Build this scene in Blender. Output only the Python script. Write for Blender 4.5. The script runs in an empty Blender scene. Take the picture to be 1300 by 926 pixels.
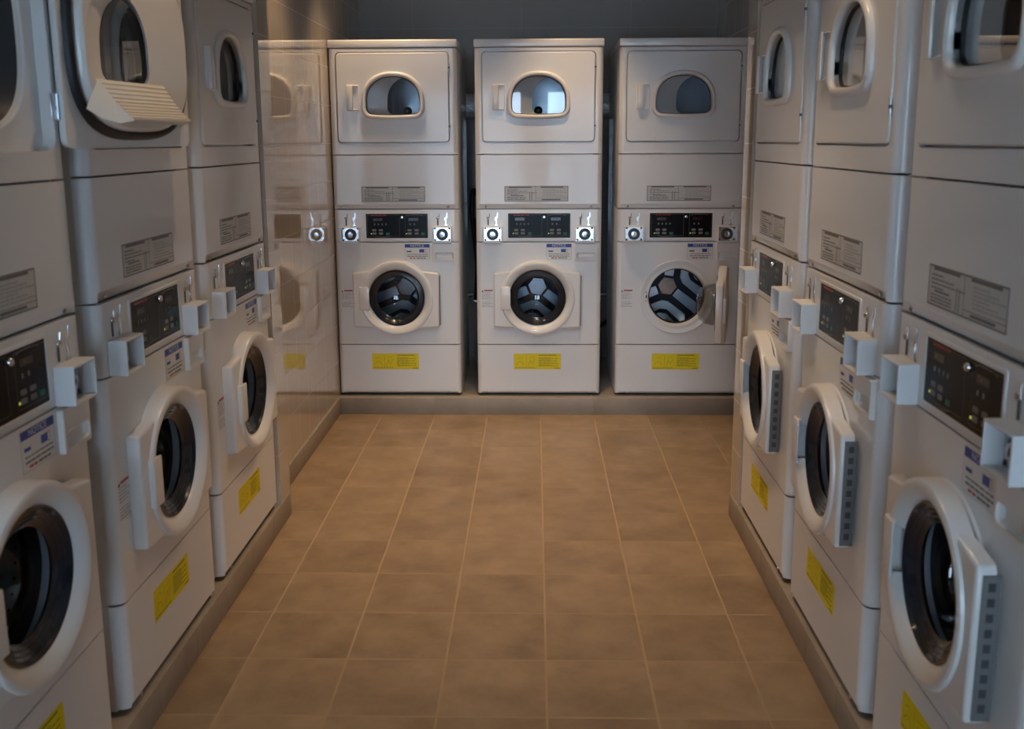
import bpy, bmesh, math, random
from mathutils import Vector, Matrix

PI = math.pi
sc = bpy.context.scene
C = sc.collection
W = 0.683          # width of a stacked unit
D = 0.70           # its depth
PL = 0.095         # height of the tiled plinths
UZ = 0.105         # underside of the cabinets above the floor
HW = W / 2


# ------------------------------------------------------------------ materials
def mat(name):
    m = bpy.data.materials.new(name)
    m.use_nodes = True
    nt = m.node_tree
    b = nt.nodes['Principled BSDF']
    return m, nt, b


def simple(name, col, rough=0.4, metal=0.0, spec=0.5, coat=0.0, emit=None, es=0.0):
    m, nt, b = mat(name)
    b.inputs['Base Color'].default_value = (*col, 1)
    b.inputs['Roughness'].default_value = rough
    b.inputs['Metallic'].default_value = metal
    b.inputs['Specular IOR Level'].default_value = spec
    b.inputs['Coat Weight'].default_value = coat
    b.inputs['Coat Roughness'].default_value = 0.06
    if emit:
        b.inputs['Emission Color'].default_value = (*emit, 1)
        b.inputs['Emission Strength'].default_value = es
    return m


def noise_bump(nt, b, scale, strength, dist, detail=2.0, socket='Normal'):
    tc = nt.nodes.new('ShaderNodeTexCoord')
    n = nt.nodes.new('ShaderNodeTexNoise')
    n.inputs['Scale'].default_value = scale
    n.inputs['Detail'].default_value = detail
    bp = nt.nodes.new('ShaderNodeBump')
    bp.inputs['Strength'].default_value = strength
    bp.inputs['Distance'].default_value = dist
    nt.links.new(tc.outputs['Object'], n.inputs['Vector'])
    nt.links.new(n.outputs['Fac'], bp.inputs['Height'])
    nt.links.new(bp.outputs['Normal'], b.inputs[socket])
    return n


def enamel_mat(name, col, rough, bump):
    m, nt, b = mat(name)
    b.inputs['Base Color'].default_value = (*col, 1)
    b.inputs['Roughness'].default_value = rough
    b.inputs['Specular IOR Level'].default_value = 0.5
    b.inputs['Coat Weight'].default_value = 0.4
    b.inputs['Coat Roughness'].default_value = 0.07
    n = noise_bump(nt, b, 5.5, bump, 0.01, 1.0)
    bp = [x for x in nt.nodes if x.type == 'BUMP'][0]
    nt.links.new(bp.outputs['Normal'], b.inputs['Coat Normal'])
    return m


ENAMEL = enamel_mat('white_enamel', (0.78, 0.773, 0.763), 0.36, 0.05)
PLASTIC = simple('white_plastic', (0.78, 0.755, 0.72), 0.28, coat=0.3)
HOOD = simple('white_painted_steel', (0.78, 0.78, 0.78), 0.35)
CREAM = simple('cream_plastic', (0.74, 0.69, 0.60), 0.4)
BLACK = simple('black_display', (0.006, 0.006, 0.008), 0.25, spec=0.12)
RUBBER = simple('black_rubber', (0.012, 0.012, 0.014), 0.5)
GASK = simple('dark_blue_grey_rim', (0.012, 0.018, 0.028), 0.18, coat=0.4)
CHROME = simple('chrome', (0.60, 0.60, 0.61), 0.18, metal=1.0)
STEEL = simple('brushed_steel', (0.60, 0.64, 0.68), 0.30, metal=1.0)
DRUMDARK = simple('drum_dark_reflection_and_holes', (0.02, 0.02, 0.024), 0.45, metal=0.6)  # dark reflections of the steel drum back put into the colour; also drain holes
GALV = simple('galvanised_drum', (0.42, 0.45, 0.47), 0.24, metal=1.0)
DARKG = simple('dark_grey_plastic', (0.05, 0.05, 0.055), 0.4)
GREY = simple('grey_print', (0.17, 0.165, 0.16), 0.5)
LGREY = simple('light_grey_print', (0.40, 0.39, 0.375), 0.5)
LABELG = simple('pale_label', (0.58, 0.565, 0.535), 0.4)
LABELW = simple('white_label', (0.74, 0.725, 0.69), 0.4)
BLUE = simple('blue_print', (0.012, 0.06, 0.33), 0.4)
RED = simple('red_print', (0.42, 0.035, 0.025), 0.4)
YEL = simple('yellow_label', (0.82, 0.66, 0.0), 0.5)
YELD = simple('olive_print', (0.30, 0.25, 0.005), 0.5)
BTN = simple('grey_button', (0.17, 0.17, 0.165), 0.5)
GREEN = simple('green_button', (0.005, 0.13, 0.07), 0.5)
LED = simple('lit_led', (0.6, 0.6, 0.05), 0.4, emit=(0.8, 0.9, 0.1), es=0.5)
RDISP = simple('dark_red_display', (0.03, 0.006, 0.004), 0.2)
LINE = simple('display_outline', (0.11, 0.105, 0.09), 0.4)
HSTRIP = simple('grey_hinge_steel', (0.15, 0.15, 0.145), 0.6)
INSIDE = simple('dark_cabinet_inside', (0.05, 0.05, 0.05), 0.7)


def glass_mat(name, tint, ior=1.5, rough=0.0):
    m = bpy.data.materials.new(name)
    m.use_nodes = True
    nt = m.node_tree
    nt.nodes.clear()
    out = nt.nodes.new('ShaderNodeOutputMaterial')
    tr = nt.nodes.new('ShaderNodeBsdfTransparent')
    tr.inputs['Color'].default_value = (*tint, 1)
    gl = nt.nodes.new('ShaderNodeBsdfGlossy')
    gl.inputs['Color'].default_value = (1, 1, 1, 1)
    gl.inputs['Roughness'].default_value = rough
    lw = nt.nodes.new('ShaderNodeLayerWeight')
    lw.inputs['Blend'].default_value = 0.5
    pw = nt.nodes.new('ShaderNodeMath')
    pw.operation = 'POWER'
    pw.inputs[1].default_value = 4.0
    fr = nt.nodes.new('ShaderNodeMath')
    fr.operation = 'MULTIPLY_ADD'
    fr.inputs[1].default_value = 0.75
    fr.inputs[2].default_value = ((ior - 1) / (ior + 1)) ** 2 * 2
    nt.links.new(lw.outputs['Facing'], pw.inputs[0])
    nt.links.new(pw.outputs[0], fr.inputs[0])
    mx = nt.nodes.new('ShaderNodeMixShader')
    nt.links.new(fr.outputs[0], mx.inputs['Fac'])
    nt.links.new(tr.outputs['BSDF'], mx.inputs[1])
    nt.links.new(gl.outputs['BSDF'], mx.inputs[2])
    nt.links.new(mx.outputs['Shader'], out.inputs['Surface'])
    return m


GLASS = glass_mat('window_glass', (0.72, 0.76, 0.80), 1.55, 0.02)
BOWL = glass_mat('glass_bowl', (0.60, 0.64, 0.68), 1.5, 0.02)


def tile_mat(name, axes, size, origin, grout_w, col_a, col_b, grout, rough, bump=0.3,
             mottling=None, stagger=False, coat=0.0):
    """square tiles laid out in world metres: axes = the two world axes of the surface"""
    m, nt, b = mat(name)
    N, L = nt.nodes.new, nt.links.new
    geo = N('ShaderNodeNewGeometry')
    sep = N('ShaderNodeSeparateXYZ')
    L(geo.outputs['Position'], sep.inputs[0])

    def math_(op, a, v=None, w=None):
        n = N('ShaderNodeMath')
        n.operation = op
        for i, x in enumerate((a, v, w)):
            if x is None:
                continue
            if isinstance(x, (int, float)):
                n.inputs[i].default_value = x
            else:
                L(x, n.inputs[i])
        return n.outputs[0]
    masks, cells = [], []
    for ax, s, o in zip(axes, size, origin):
        q = math_('DIVIDE', math_('SUBTRACT', sep.outputs[ax], o), s)
        cells.append(math_('FLOOR', q))
        f = math_('FRACT', q)
        d = math_('MULTIPLY', math_('MINIMUM', f, math_('SUBTRACT', 1.0, f)), s)
        masks.append(math_('LESS_THAN', d, grout_w / 2))
    g = math_('MAXIMUM', masks[0], masks[1])
    comb = N('ShaderNodeCombineXYZ')
    L(cells[0], comb.inputs[0])
    L(cells[1], comb.inputs[1])
    wn = N('ShaderNodeTexWhiteNoise')
    wn.noise_dimensions = '3D'
    L(comb.outputs[0], wn.inputs['Vector'])
    mix = N('ShaderNodeMix')
    mix.data_type = 'RGBA'
    mix.inputs['A'].default_value = (*col_a, 1)
    mix.inputs['B'].default_value = (*col_b, 1)
    if mottling:
        off = N('ShaderNodeVectorMath')
        off.operation = 'MULTIPLY_ADD'
        L(wn.outputs['Color'], off.inputs[0])
        off.inputs[1].default_value = (7, 7, 7)
        L(geo.outputs['Position'], off.inputs[2])
        n1 = N('ShaderNodeTexNoise')
        n1.inputs['Scale'].default_value = mottling
        n1.inputs['Detail'].default_value = 8
        n1.inputs['Roughness'].default_value = 0.62
        L(off.outputs[0], n1.inputs['Vector'])
        fac = math_('ADD', math_('MULTIPLY', n1.outputs['Fac'], 1.9), math_('MULTIPLY', wn.outputs['Value'], 0.25))
        fac = math_('SUBTRACT', fac, 0.58)
        L(fac, mix.inputs['Factor'])
    else:
        L(wn.outputs['Value'], mix.inputs['Factor'])
    mg = N('ShaderNodeMix')
    mg.data_type = 'RGBA'
    L(g, mg.inputs['Factor'])
    L(mix.outputs['Result'], mg.inputs['A'])
    mg.inputs['B'].default_value = (*grout, 1)
    L(mg.outputs['Result'], b.inputs['Base Color'])
    rg = math_('ADD', math_('MULTIPLY', g, 0.5), rough)
    L(rg, b.inputs['Roughness'])
    bp = N('ShaderNodeBump')
    bp.inputs['Strength'].default_value = bump
    bp.inputs['Distance'].default_value = 0.002
    L(math_('SUBTRACT', 1.0, g), bp.inputs['Height'])
    L(bp.outputs['Normal'], b.inputs['Normal'])
    b.inputs['Coat Weight'].default_value = coat
    b.inputs['Coat Roughness'].default_value = 0.02
    return m


FLOOR = tile_mat('floor_tile', (0, 1), (0.295, 0.295), (0.034, 2.986), 0.006,
                 (0.19, 0.125, 0.070), (0.36, 0.25, 0.15), (0.37, 0.265, 0.165), 0.40, 0.2, mottling=6.5)
PLINTH_Y = tile_mat('plinth_tile_side', (1, 2), (0.295, 1.0), (2.986, -0.5), 0.004,
                    (0.24, 0.195, 0.155), (0.37, 0.31, 0.25), (0.30, 0.255, 0.205), 0.45, 0.3, mottling=4.0)
PLINTH_X = tile_mat('plinth_tile_back', (0, 2), (0.295, 1.0), (0.034, -0.5), 0.004,
                    (0.24, 0.195, 0.155), (0.37, 0.31, 0.25), (0.30, 0.255, 0.205), 0.45, 0.3, mottling=4.0)
WALLT = tile_mat('cream_glazed_tile', (1, 2), (0.2, 0.2), (4.25, 0.095), 0.0035,
                 (0.50, 0.43, 0.345), (0.51, 0.44, 0.355), (0.56, 0.48, 0.38), 0.05, 0.2, coat=0.8)
WALLX = tile_mat('cream_glazed_tile_end', (0, 2), (0.2, 0.2), (0.1, 0.095), 0.0035,
                 (0.50, 0.43, 0.345), (0.51, 0.44, 0.355), (0.56, 0.48, 0.38), 0.05, 0.2, coat=0.8)
BACKT = tile_mat('dark_grey_wall_tile', (0, 2), (0.68, 0.4), (-0.08, 2.195), 0.006,
                 (0.36, 0.345, 0.32), (0.365, 0.35, 0.325), (0.36, 0.37, 0.36), 0.10, 0.2, coat=0.4)
PAINT = simple('off_white_paint', (0.58, 0.54, 0.48), 0.8)
DARKP = simple('grey_wall_paint', (0.16, 0.15, 0.14), 0.7)
FRAME = simple('grey_window_frame', (0.25, 0.25, 0.26), 0.4)
FOIL = simple('silver_foil', (0.72, 0.80, 0.84), 0.34, metal=0.55)
noise_bump(FOIL.node_tree, FOIL.node_tree.nodes['Principled BSDF'], 60, 0.7, 0.01, 3)


# ------------------------------------------------------------------ mesh kit
def offset(poly, d):
    """inset a counter-clockwise 2-D loop by d (negative grows it)"""
    n = len(poly)
    out = []
    for i in range(n):
        p0, p1, p2 = Vector(poly[i - 1]), Vector(poly[i]), Vector(poly[(i + 1) % n])
        e1, e2 = (p1 - p0), (p2 - p1)
        if e1.length < 1e-9 or e2.length < 1e-9:
            out.append(tuple(p1))
            continue
        e1.normalize(); e2.normalize()
        n1, n2 = Vector((-e1.y, e1.x)), Vector((-e2.y, e2.x))
        k = n1 + n2
        if k.length < 1e-6:
            k = n1
        k.normalize()
        c = max(0.4, k.dot(n1))
        out.append(tuple(p1 + k * (d / c)))
    return out


def rrect(x0, x1, z0, z1, r, n=6):
    pts = []
    for cx, cz, a0 in ((x1 - r, z0 + r, -90), (x1 - r, z1 - r, 0), (x0 + r, z1 - r, 90), (x0 + r, z0 + r, 180)):
        for i in range(n + 1):
            a = math.radians(a0 + 90 * i / n)
            pts.append((cx + r * math.cos(a), cz + r * math.sin(a)))
    return pts


def arch(cx, hw, z0, zs, z1, rc, n=7, na=26, sag=0.004):
    """flat bottom with rounded corners, straight sides, half-ellipse on top; counter-clockwise"""
    pts = []
    for i in range(9):                                   # bottom edge, sagging a little
        t = i / 8
        x = cx - hw + rc + t * (2 * hw - 2 * rc)
        pts.append((x, z0 - sag * (1 - (2 * t - 1) ** 2)))
    for i in range(1, n + 1):
        a = math.radians(-90 + 90 * i / n)
        pts.append((cx + hw - rc + rc * math.cos(a), z0 + rc + rc * math.sin(a)))
    p = 2.25
    for i in range(na + 1):
        a = PI * i / na
        c, s = math.cos(a), math.sin(a)
        pts.append((cx + hw * math.copysign(abs(c) ** (2 / p), c), zs + (z1 - zs) * abs(s) ** (2 / p)))
    for i in range(n):
        a = math.radians(180 + 90 * i / n)
        pts.append((cx - hw + rc + rc * math.cos(a), z0 + rc + rc * math.sin(a)))
    return pts


def superell(cx, cz, a, b, p, n=64):
    out = []
    for i in range(n):
        t = 2 * PI * i / n
        c, s = math.cos(t), math.sin(t)
        out.append((cx + a * math.copysign(abs(c) ** (2 / p), c), cz + b * math.copysign(abs(s) ** (2 / p), s)))
    return out


def circle(cx, cz, r, n=48):
    return [(cx + r * math.cos(2 * PI * i / n), cz + r * math.sin(2 * PI * i / n)) for i in range(n)]


class MB:
    """collects geometry in unit coordinates (x right, y into the machine, z up)"""

    def __init__(self):
        self.bm = bmesh.new()
        self.mats = []

    def mi(self, m):
        if m not in self.mats:
            self.mats.append(m)
        return self.mats.index(m)

    def face(self, vs, m, smooth=True):
        try:
            f = self.bm.faces.new(vs)
        except ValueError:
            return None
        f.material_index = self.mi(m)
        f.smooth = smooth
        return f

    def box(self, x0, x1, y0, y1, z0, z1, m, bevel=0.0, seg=2):
        b = bmesh.new()
        bmesh.ops.create_cube(b, size=1)
        for v in b.verts:
            v.co = Vector(((x0 + x1) / 2 + v.co.x * (x1 - x0), (y0 + y1) / 2 + v.co.y * (y1 - y0),
                           (z0 + z1) / 2 + v.co.z * (z1 - z0)))
        if bevel > 0:
            bmesh.ops.bevel(b, geom=list(b.edges), offset=bevel, segments=seg, affect='EDGES', profile=0.5)
        self.merge(b, m)

    def merge(self, b, m, mtx=None):
        idx = self.mi(m)
        vm = {}
        for v in b.verts:
            vm[v] = self.bm.verts.new(mtx @ v.co if mtx else v.co)
        for f in b.faces:
            try:
                nf = self.bm.faces.new([vm[v] for v in f.verts])
            except ValueError:
                continue
            nf.material_index = idx
            nf.smooth = True
        b.free()

    def loop(self, pts, y):
        return [self.bm.verts.new((p[0], y, p[1])) for p in pts]

    def bridge(self, a, b, m, closed=True):
        n = len(a)
        for i in range(n if closed else n - 1):
            j = (i + 1) % n
            self.face([a[i], a[j], b[j], b[i]], m)

    def fill(self, loops, m):
        """flat face with holes, loops = lists of verts"""
        edges = []
        for lp in loops:
            for i in range(len(lp)):
                e = self.bm.edges.get((lp[i], lp[(i + 1) % len(lp)]))
                if e is None:
                    e = self.bm.edges.new((lp[i], lp[(i + 1) % len(lp)]))
                edges.append(e)
        r = bmesh.ops.triangle_fill(self.bm, use_beauty=True, use_dissolve=False, edges=edges)
        for g in r['geom']:
            if isinstance(g, bmesh.types.BMFace):
                g.material_index = self.mi(m)
                g.smooth = True

    def plate(self, outer, holes, y0, y1, m, b=0.0, back=True, hb=0.0):
        """slab between y0 (front) and y1 with rounded front edges of radius b (outer) and hb (holes)"""
        def side(pts, bev, sign):
            rows = []
            if bev > 0:
                for k in range(4):
                    a = PI / 2 * k / 3
                    rows.append(self.loop(offset(pts, sign * bev * (1 - math.sin(a))), y0 + bev * (1 - math.cos(a))))
            else:
                rows.append(self.loop(pts, y0))
            rows.append(self.loop(pts, y1))
            for p, q in zip(rows, rows[1:]):
                self.bridge(p, q, m)
            return rows[0], rows[-1]
        fo, bo = side(outer, b, 1)
        fs, bs = [fo], [bo]
        for h in holes:
            f, k = side(h, hb, -1)
            fs.append(f); bs.append(k)
        # a separate copy of the rim keeps the flat face flat
        self.fill([[self.bm.verts.new(v.co) for v in lp] for lp in fs], m)
        if back:
            self.fill([[self.bm.verts.new(v.co) for v in lp] for lp in bs], m)

    def loft(self, rows, m, closed=True, cap0=False, cap1=False):
        """rows = [(pts, y), ...] with equal counts"""
        vs = [self.loop(p, y) for p, y in rows]
        for a, b in zip(vs, vs[1:]):
            self.bridge(a, b, m, closed)
        if cap0:
            self.fill([vs[0]], m)
        if cap1:
            self.fill([vs[-1]], m)

    def lathe(self, cx, cz, prof, m, n=56, cap=False):
        rows = []
        for r, y in prof:
            if r < 1e-6:
                rows.append([self.bm.verts.new((cx, y, cz))])
            else:
                rows.append(self.loop(circle(cx, cz, r, n), y))
        for a, b in zip(rows, rows[1:]):
            if len(b) == 1:
                for i in range(n):
                    self.face([a[i], a[(i + 1) % n], b[0]], m)
            elif len(a) == 1:
                for i in range(n):
                    self.face([a[0], b[(i + 1) % n], b[i]], m)
            else:
                self.bridge(a, b, m)

    def quad(self, x0, x1, z0, z1, y, m, t=0.0006):
        self.box(x0, x1, y - t, y, z0, z1, m)

    def poly(self, pts, y, m, t=0.0006):
        self.plate(pts, [], y - t, y, m, back=False)

    def strip(self, pts, w, y, m, t=0.0006, closed=False):
        """thin printed line along 2-D points"""
        n = len(pts)
        for i in range(n if closed else n - 1):
            p, q = Vector(pts[i]), Vector(pts[(i + 1) % n])
            d = (q - p)
            if d.length < 1e-9:
                continue
            d.normalize()
            s = Vector((-d.y, d.x)) * (w / 2)
            p, q = p - d * w * 0.3, q + d * w * 0.3
            c = [p - s, q - s, q + s, p + s]
            self.face([self.bm.verts.new((v.x, y - t, v.y)) for v in c], m, False)

    def tube(self, pts, r, m, n=10, caps=True):
        pts = [Vector(p) for p in pts]
        rows = []
        up = Vector((0, 0, 1))
        for i, p in enumerate(pts):
            d = (pts[min(i + 1, len(pts) - 1)] - pts[max(i - 1, 0)]).normalized()
            a = d.cross(up)
            if a.length < 1e-3:
                a = d.cross(Vector((1, 0, 0)))
            a.normalize()
            b = d.cross(a).normalized()
            rr = r[i] if isinstance(r, (list, tuple)) else r
            rows.append([self.bm.verts.new(p + a * rr * math.cos(2 * PI * k / n) + b * rr * math.sin(2 * PI * k / n))
                         for k in range(n)])
        for p, q in zip(rows, rows[1:]):
            self.bridge(p, q, m)
        if caps:
            self.face(rows[0], m)
            self.face(rows[-1], m)

    def ball(self, c, r, m, sx=1, sy=1, sz=1):
        b = bmesh.new()
        bmesh.ops.create_uvsphere(b, u_segments=12, v_segments=8, radius=r)
        self.merge(b, m, Matrix.Translation(c) @ Matrix.Diagonal((sx, sy, sz, 1)))

    def text(self, body, size, x, z, y, m, width=None):
        cu = bpy.data.curves.new('lettering', 'FONT')
        cu.body = body
        cu.size = size
        cu.align_x = 'CENTER'
        cu.align_y = 'CENTER'
        o = bpy.data.objects.new('lettering', cu)
        C.objects.link(o)
        dg = bpy.context.evaluated_depsgraph_get()
        me = bpy.data.meshes.new_from_object(o.evaluated_get(dg))
        xs = [v.co.x for v in me.vertices]
        k = width / (max(xs) - min(xs)) if width else 1
        b = bmesh.new()
        b.from_mesh(me)
        for v in b.verts:
            v.co = Vector((x + v.co.x * k, y, z + v.co.y))
        self.merge(b, m)
        bpy.data.objects.remove(o)
        bpy.data.curves.remove(cu)
        bpy.data.meshes.remove(me)

    def shift(self, dx, dy, dz):
        for v in self.bm.verts:
            v.co += Vector((dx, dy, dz))

    def build(self, name, parent=None, origin=(0, 0, 0), centre=True, sharp=38, normals=True):
        bm = self.bm
        ox, oy, oz = origin
        for v in bm.verts:
            v.co -= Vector((ox, oy, oz))
        if normals:
            bmesh.ops.recalc_face_normals(bm, faces=bm.faces)
        me = bpy.data.meshes.new(name)
        bm.to_mesh(me)
        bm.free()
        for m in self.mats:
            me.materials.append(m)
        me.set_sharp_from_angle(angle=math.radians(sharp))
        o = bpy.data.objects.new(name, me)
        C.objects.link(o)
        if parent is not None:
            o.parent = parent
        o.location = (ox - (HW if centre else 0), oy, oz)
        return o


def sub(o, parent, origin):
    """re-parent o (built with the same origin as its parent part)"""
    o.parent = parent
    o.location = (0, 0, 0)
    return o


def bars(mb, x0, x1, z, h, y, m, seed, gap=True):
    """a line of unreadable small print"""
    rnd = random.Random(seed)
    x = x0
    while x < x1 - 0.002:
        w = min(rnd.uniform(0.006, 0.020), x1 - x)
        mb.quad(x, x + w, z, z + h, y, m, 0.0004)
        x += w + (rnd.uniform(0.002, 0.004) if gap else 0)


# ------------------------------------------------------------------ heights on a unit
Z1, Z2, Z3, Z4, Z5, Z6 = 0.286, 0.858, 1.037, 1.329, 1.885, 1.928
RC = 0.026                       # rounding of the front corners
DCX, DCZ = 0.335, 0.552          # centre of the washer door
HG = (0.5755, -0.018, 0.552)     # washer door hinge
DH = (0.645, -0.004, 1.628)      # dryer door hinge
DOOR_HOLE = rrect(0.036, 0.643, 1.390, 1.866, 0.026)
WIN_IN = arch(0.340, 0.145, 1.541, 1.607, 1.740, 0.034)


def front(name, z0, z1, hole, parent, lip=None, m=ENAMEL, y=0.0, extra=None, hb=0.0, hole_depth=0.03):
    """front sheet that wraps round both front corners of the cabinet"""
    mb = MB()
    g = 0.0024
    za, zb = z0 + g, z1 - g
    zlow = za if lip is None else lip
    rect = [(RC, zlow), (W - RC, zlow), (W - RC, zb), (RC, zb)]
    lo = mb.loop(rect, y)
    loops = [lo]
    if hole:
        hl = mb.loop(hole, y)
        loops.append(hl)
        h2 = mb.loop(hole, y)
        h3 = mb.loop(hole, y + hole_depth)
        mb.bridge(h2, h3, m)
    mb.fill(loops, m)
    # corner rounds
    for sgn, xc in ((-1, RC), (1, W - RC)):
        prev = None
        for k in range(9):
            a = PI / 2 * k / 8
            px, py = xc + sgn * RC * math.sin(a), y + RC * (1 - math.cos(a))
            cur = (mb.bm.verts.new((px, py, zlow)), mb.bm.verts.new((px, py, zb)))
            if prev:
                mb.face([prev[0], cur[0], cur[1], prev[1]], m)
            prev = cur
        px = xc + sgn * RC
        q = [mb.bm.verts.new(c) for c in ((px, y + RC, za), (px, y + RC + 0.012, za), (px, y + RC + 0.012, zb), (px, y + RC, zb))]
        mb.face(q, m)

    # edges folded back at top and bottom
    def fold(z, dz, dy):
        path = []
        for k in range(9):
            a = PI / 2 * (8 - k) / 8
            path.append((RC - RC * math.sin(a), y + RC * (1 - math.cos(a))))
        for k in range(9):
            a = PI / 2 * k / 8
            path.append((W - RC + RC * math.sin(a), y + RC * (1 - math.cos(a))))
        a_ = [mb.bm.verts.new((px, py, z)) for px, py in path]
        ease = lambda i: max(0.0, 1 - 0.35 * max(0, 8 - i, i - 9))
        b_ = [mb.bm.verts.new((px, py + dy * ease(i), z + dz)) for i, (px, py) in enumerate(path)]
        mb.bridge(a_, b_, m, closed=False)
        return path
    fold(zb, -0.0005, 0.02)
    if lip is None:
        fold(za, 0.0005, 0.02)
    else:
        fold(zlow, za - zlow, 0.014)
    if extra:
        extra(mb)
    return mb.build(name, parent, normals=False)



def wedge(mb):
    """the washer door is a little thinner towards its pull"""
    for v in mb.bm.verts:
        v.co.y += 0.027 * (HG[0] - v.co.x)


def make_unit(open_washer=False, open_dryer=False, yellow=(0.185, 0.234)):
    root = bpy.data.objects.new('stacked_washer_dryer', None)
    C.objects.link(root)
    root.empty_display_size = 0.2

    # ---- cabinets: open-fronted steel boxes
    def shell(name, z0, z1, mid=None):
        mb = MB()
        t = 0.012
        y0 = RC + 0.010
        mb.box(0, t, y0, D, z0, z1, ENAMEL, 0.002)
        mb.box(W - t, W, y0, D, z0, z1, ENAMEL, 0.002)
        mb.box(t, W - t, D - t, D, z0, z1, ENAMEL)
        mb.box(t, W - t, y0, D - t, z0, z0 + t, ENAMEL)
        mb.box(t, W - t, y0, D - t, z1 - t, z1, ENAMEL)
        return mb.build(name, root)
    shell('washer_cabinet', 0.0, Z3 - 0.002)
    shell('dryer_cabinet', Z3, Z5 - 0.001)
    for fx, fy in ((0.05, 0.08), (W - 0.05, 0.08), (0.05, D - 0.06), (W - 0.05, D - 0.06)):
        mb = MB()
        b = bmesh.new()
        bmesh.ops.create_cone(b, cap_ends=True, segments=16, radius1=0.024, radius2=0.02, depth=0.010)
        mb.merge(b, RUBBER, Matrix.Translation((fx, fy, -0.005)))
        mb.build('foot', root)
    mb = MB()
    mb.box(-0.003, W + 0.003, -0.004, D, Z5 + 0.002, Z6, ENAMEL, 0.007, 3)
    mb.build('top_cap', root)

    # ---- sheet-metal fronts
    def kick_screws(mb):
        for x in (0.062, W - 0.062):
            mb.ball((x, -0.001, 0.014), 0.006, STEEL, 1, 0.5, 1)
    front('kick_panel', 0.004, Z1, None, root, extra=kick_screws, lip=0.018)
    front('washer_front_panel', Z1, Z2, circle(DCX, DCZ, 0.162, 56), root, hole_depth=0.05)
    cp = front('control_fascia', Z2, Z3, None, root)

    def lip_screws(mb):
        for x in (0.055, W - 0.058):
            mb.ball((x, 0.006, 1.049), 0.0065, CHROME, 1, 0.6, 1)
    front('lower_dryer_panel', Z3, Z4, None, root, lip=1.064, extra=lip_screws)
    front('dryer_front_panel', Z4, Z5, DOOR_HOLE, root, hole_depth=0.028)

    # ---- dryer: bulkhead behind the door, drum, baffles
    mb = MB()
    mouth = superell(0.340, 1.628, 0.258, 0.202, 3.0)
    mb.plate(rrect(0.012, W - 0.012, Z4 + 0.014, Z5 - 0.014, 0.01), [mouth], 0.027, 0.034, ENAMEL, hb=0.003)
    mb.loft([(offset(mouth, -0.001), 0.030), (offset(mouth, 0.004), 0.040)], CREAM)
    mb.loft([(offset(mouth, 0.004), 0.040), (superell(0.340, 1.618, 0.238, 0.196, 2.5), 0.060), (superell(0.3415, 1.605, 0.207, 0.207, 2.0), 0.086)], DARKG)
    mb.build('bulkhead', root)
    mb = MB()
    n = 64
    cz = 1.605
    rows = [mb.loop(circle(0.3415, cz, r, n), y) for r, y in ((0.205, 0.088), (0.262, 0.094), (0.262, 0.60), (0.12, 0.606), (0.001, 0.602))]
    for a, b in zip(rows, rows[1:]):
        mb.bridge(a, b, GALV)
    mb.build('dryer_drum', root)
    mb = MB()
    mb.ball((0.3415, 0.597, cz - 0.03), 0.026, RUBBER, 1, 0.5, 1)
    mb.ball((0.3415, 0.588, cz - 0.03), 0.012, CHROME, 1, 0.8, 1)
    mb.build('drum_bolt', root)
    for k in range(3):
        mb = MB()
        a = math.radians(88 + 120 * k)
        prof = [(-0.055, 0.0), (-0.035, 0.045), (-0.012, 0.075), (0.012, 0.075), (0.035, 0.045), (0.055, 0.0)]
        M_ = Matrix.Translation((0.3415, 0, cz)) @ Matrix.Rotation(-(a - PI / 2), 4, 'Y')
        ra = [mb.bm.verts.new(M_ @ Vector((u, 0.11, 0.258 - v))) for u, v in prof]
        rb = [mb.bm.verts.new(M_ @ Vector((u, 0.595, 0.258 - v))) for u, v in prof]
        mb.bridge(ra, rb, GALV, closed=False)
        mb.face(ra, GALV)
        mb.build('drum_baffle', root)

    # ---- dryer door
    mb = MB()
    mb.plate(rrect(0.041, 0.638, 1.395, 1.861, 0.022), [WIN_IN], -0.004, 0.012, ENAMEL, b=0.004)
    dd = mb.build('dryer_door', root, DH)

    def dsub(m_, name, label=None):
        o = sub(m_.build(name, None, DH), dd, DH)
        if label:
            o['label'] = label
        return o
    mb = MB()
    prof = [(-0.024, -0.003), (-0.0235, -0.010), (-0.0205, -0.016), (-0.015, -0.0195), (-0.009, -0.020), (-0.004, -0.018), (-0.001, -0.013), (0.0, -0.006), (0.0, 0.016)]
    mb.loft([(offset(WIN_IN, d), y) for d, y in prof], PLASTIC)
    dsub(mb, 'window_frame')
    mb = MB()
    mb.loft([(offset(WIN_IN, 0.0005), 0.008), (offset(WIN_IN, 0.004), 0.009), (offset(WIN_IN, 0.004), 0.018)], RUBBER)
    dsub(mb, 'window_seal')
    mb = MB()
    p = mb.loop(offset(WIN_IN, 0.002), 0.014)
    mb.fill([p], GLASS)
    dsub(mb, 'window_glass')
    # handle: a hollow pull, open towards the window
    mb = MB()
    mb.plate(rrect(0.093, 0.160, 1.560, 1.696, 0.006), [], -0.008, -0.003, PLASTIC, b=0.003)
    mb.box(0.094, 0.101, -0.022, -0.004, 1.563, 1.693, PLASTIC, 0.003)
    mb.box(0.096, 0.156, -0.016, -0.004, 1.563, 1.569, PLASTIC, 0.002)
    mb.box(0.096, 0.156, -0.016, -0.004, 1.687, 1.693, PLASTIC, 0.002)
    mb.box(0.095, 0.128, -0.024, -0.018, 1.563, 1.693, PLASTIC, 0.0028)
    dsub(mb, 'door_handle')
    # inner liner, its seal, and the louvred lint chute under the window
    mb = MB()
    lin = superell(0.340, 1.628, 0.256, 0.199, 3.0)
    lin2 = superell(0.340, 1.628, 0.235, 0.190, 2.9)
    win64 = []
    ws = offset(WIN_IN, -0.001)
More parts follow.
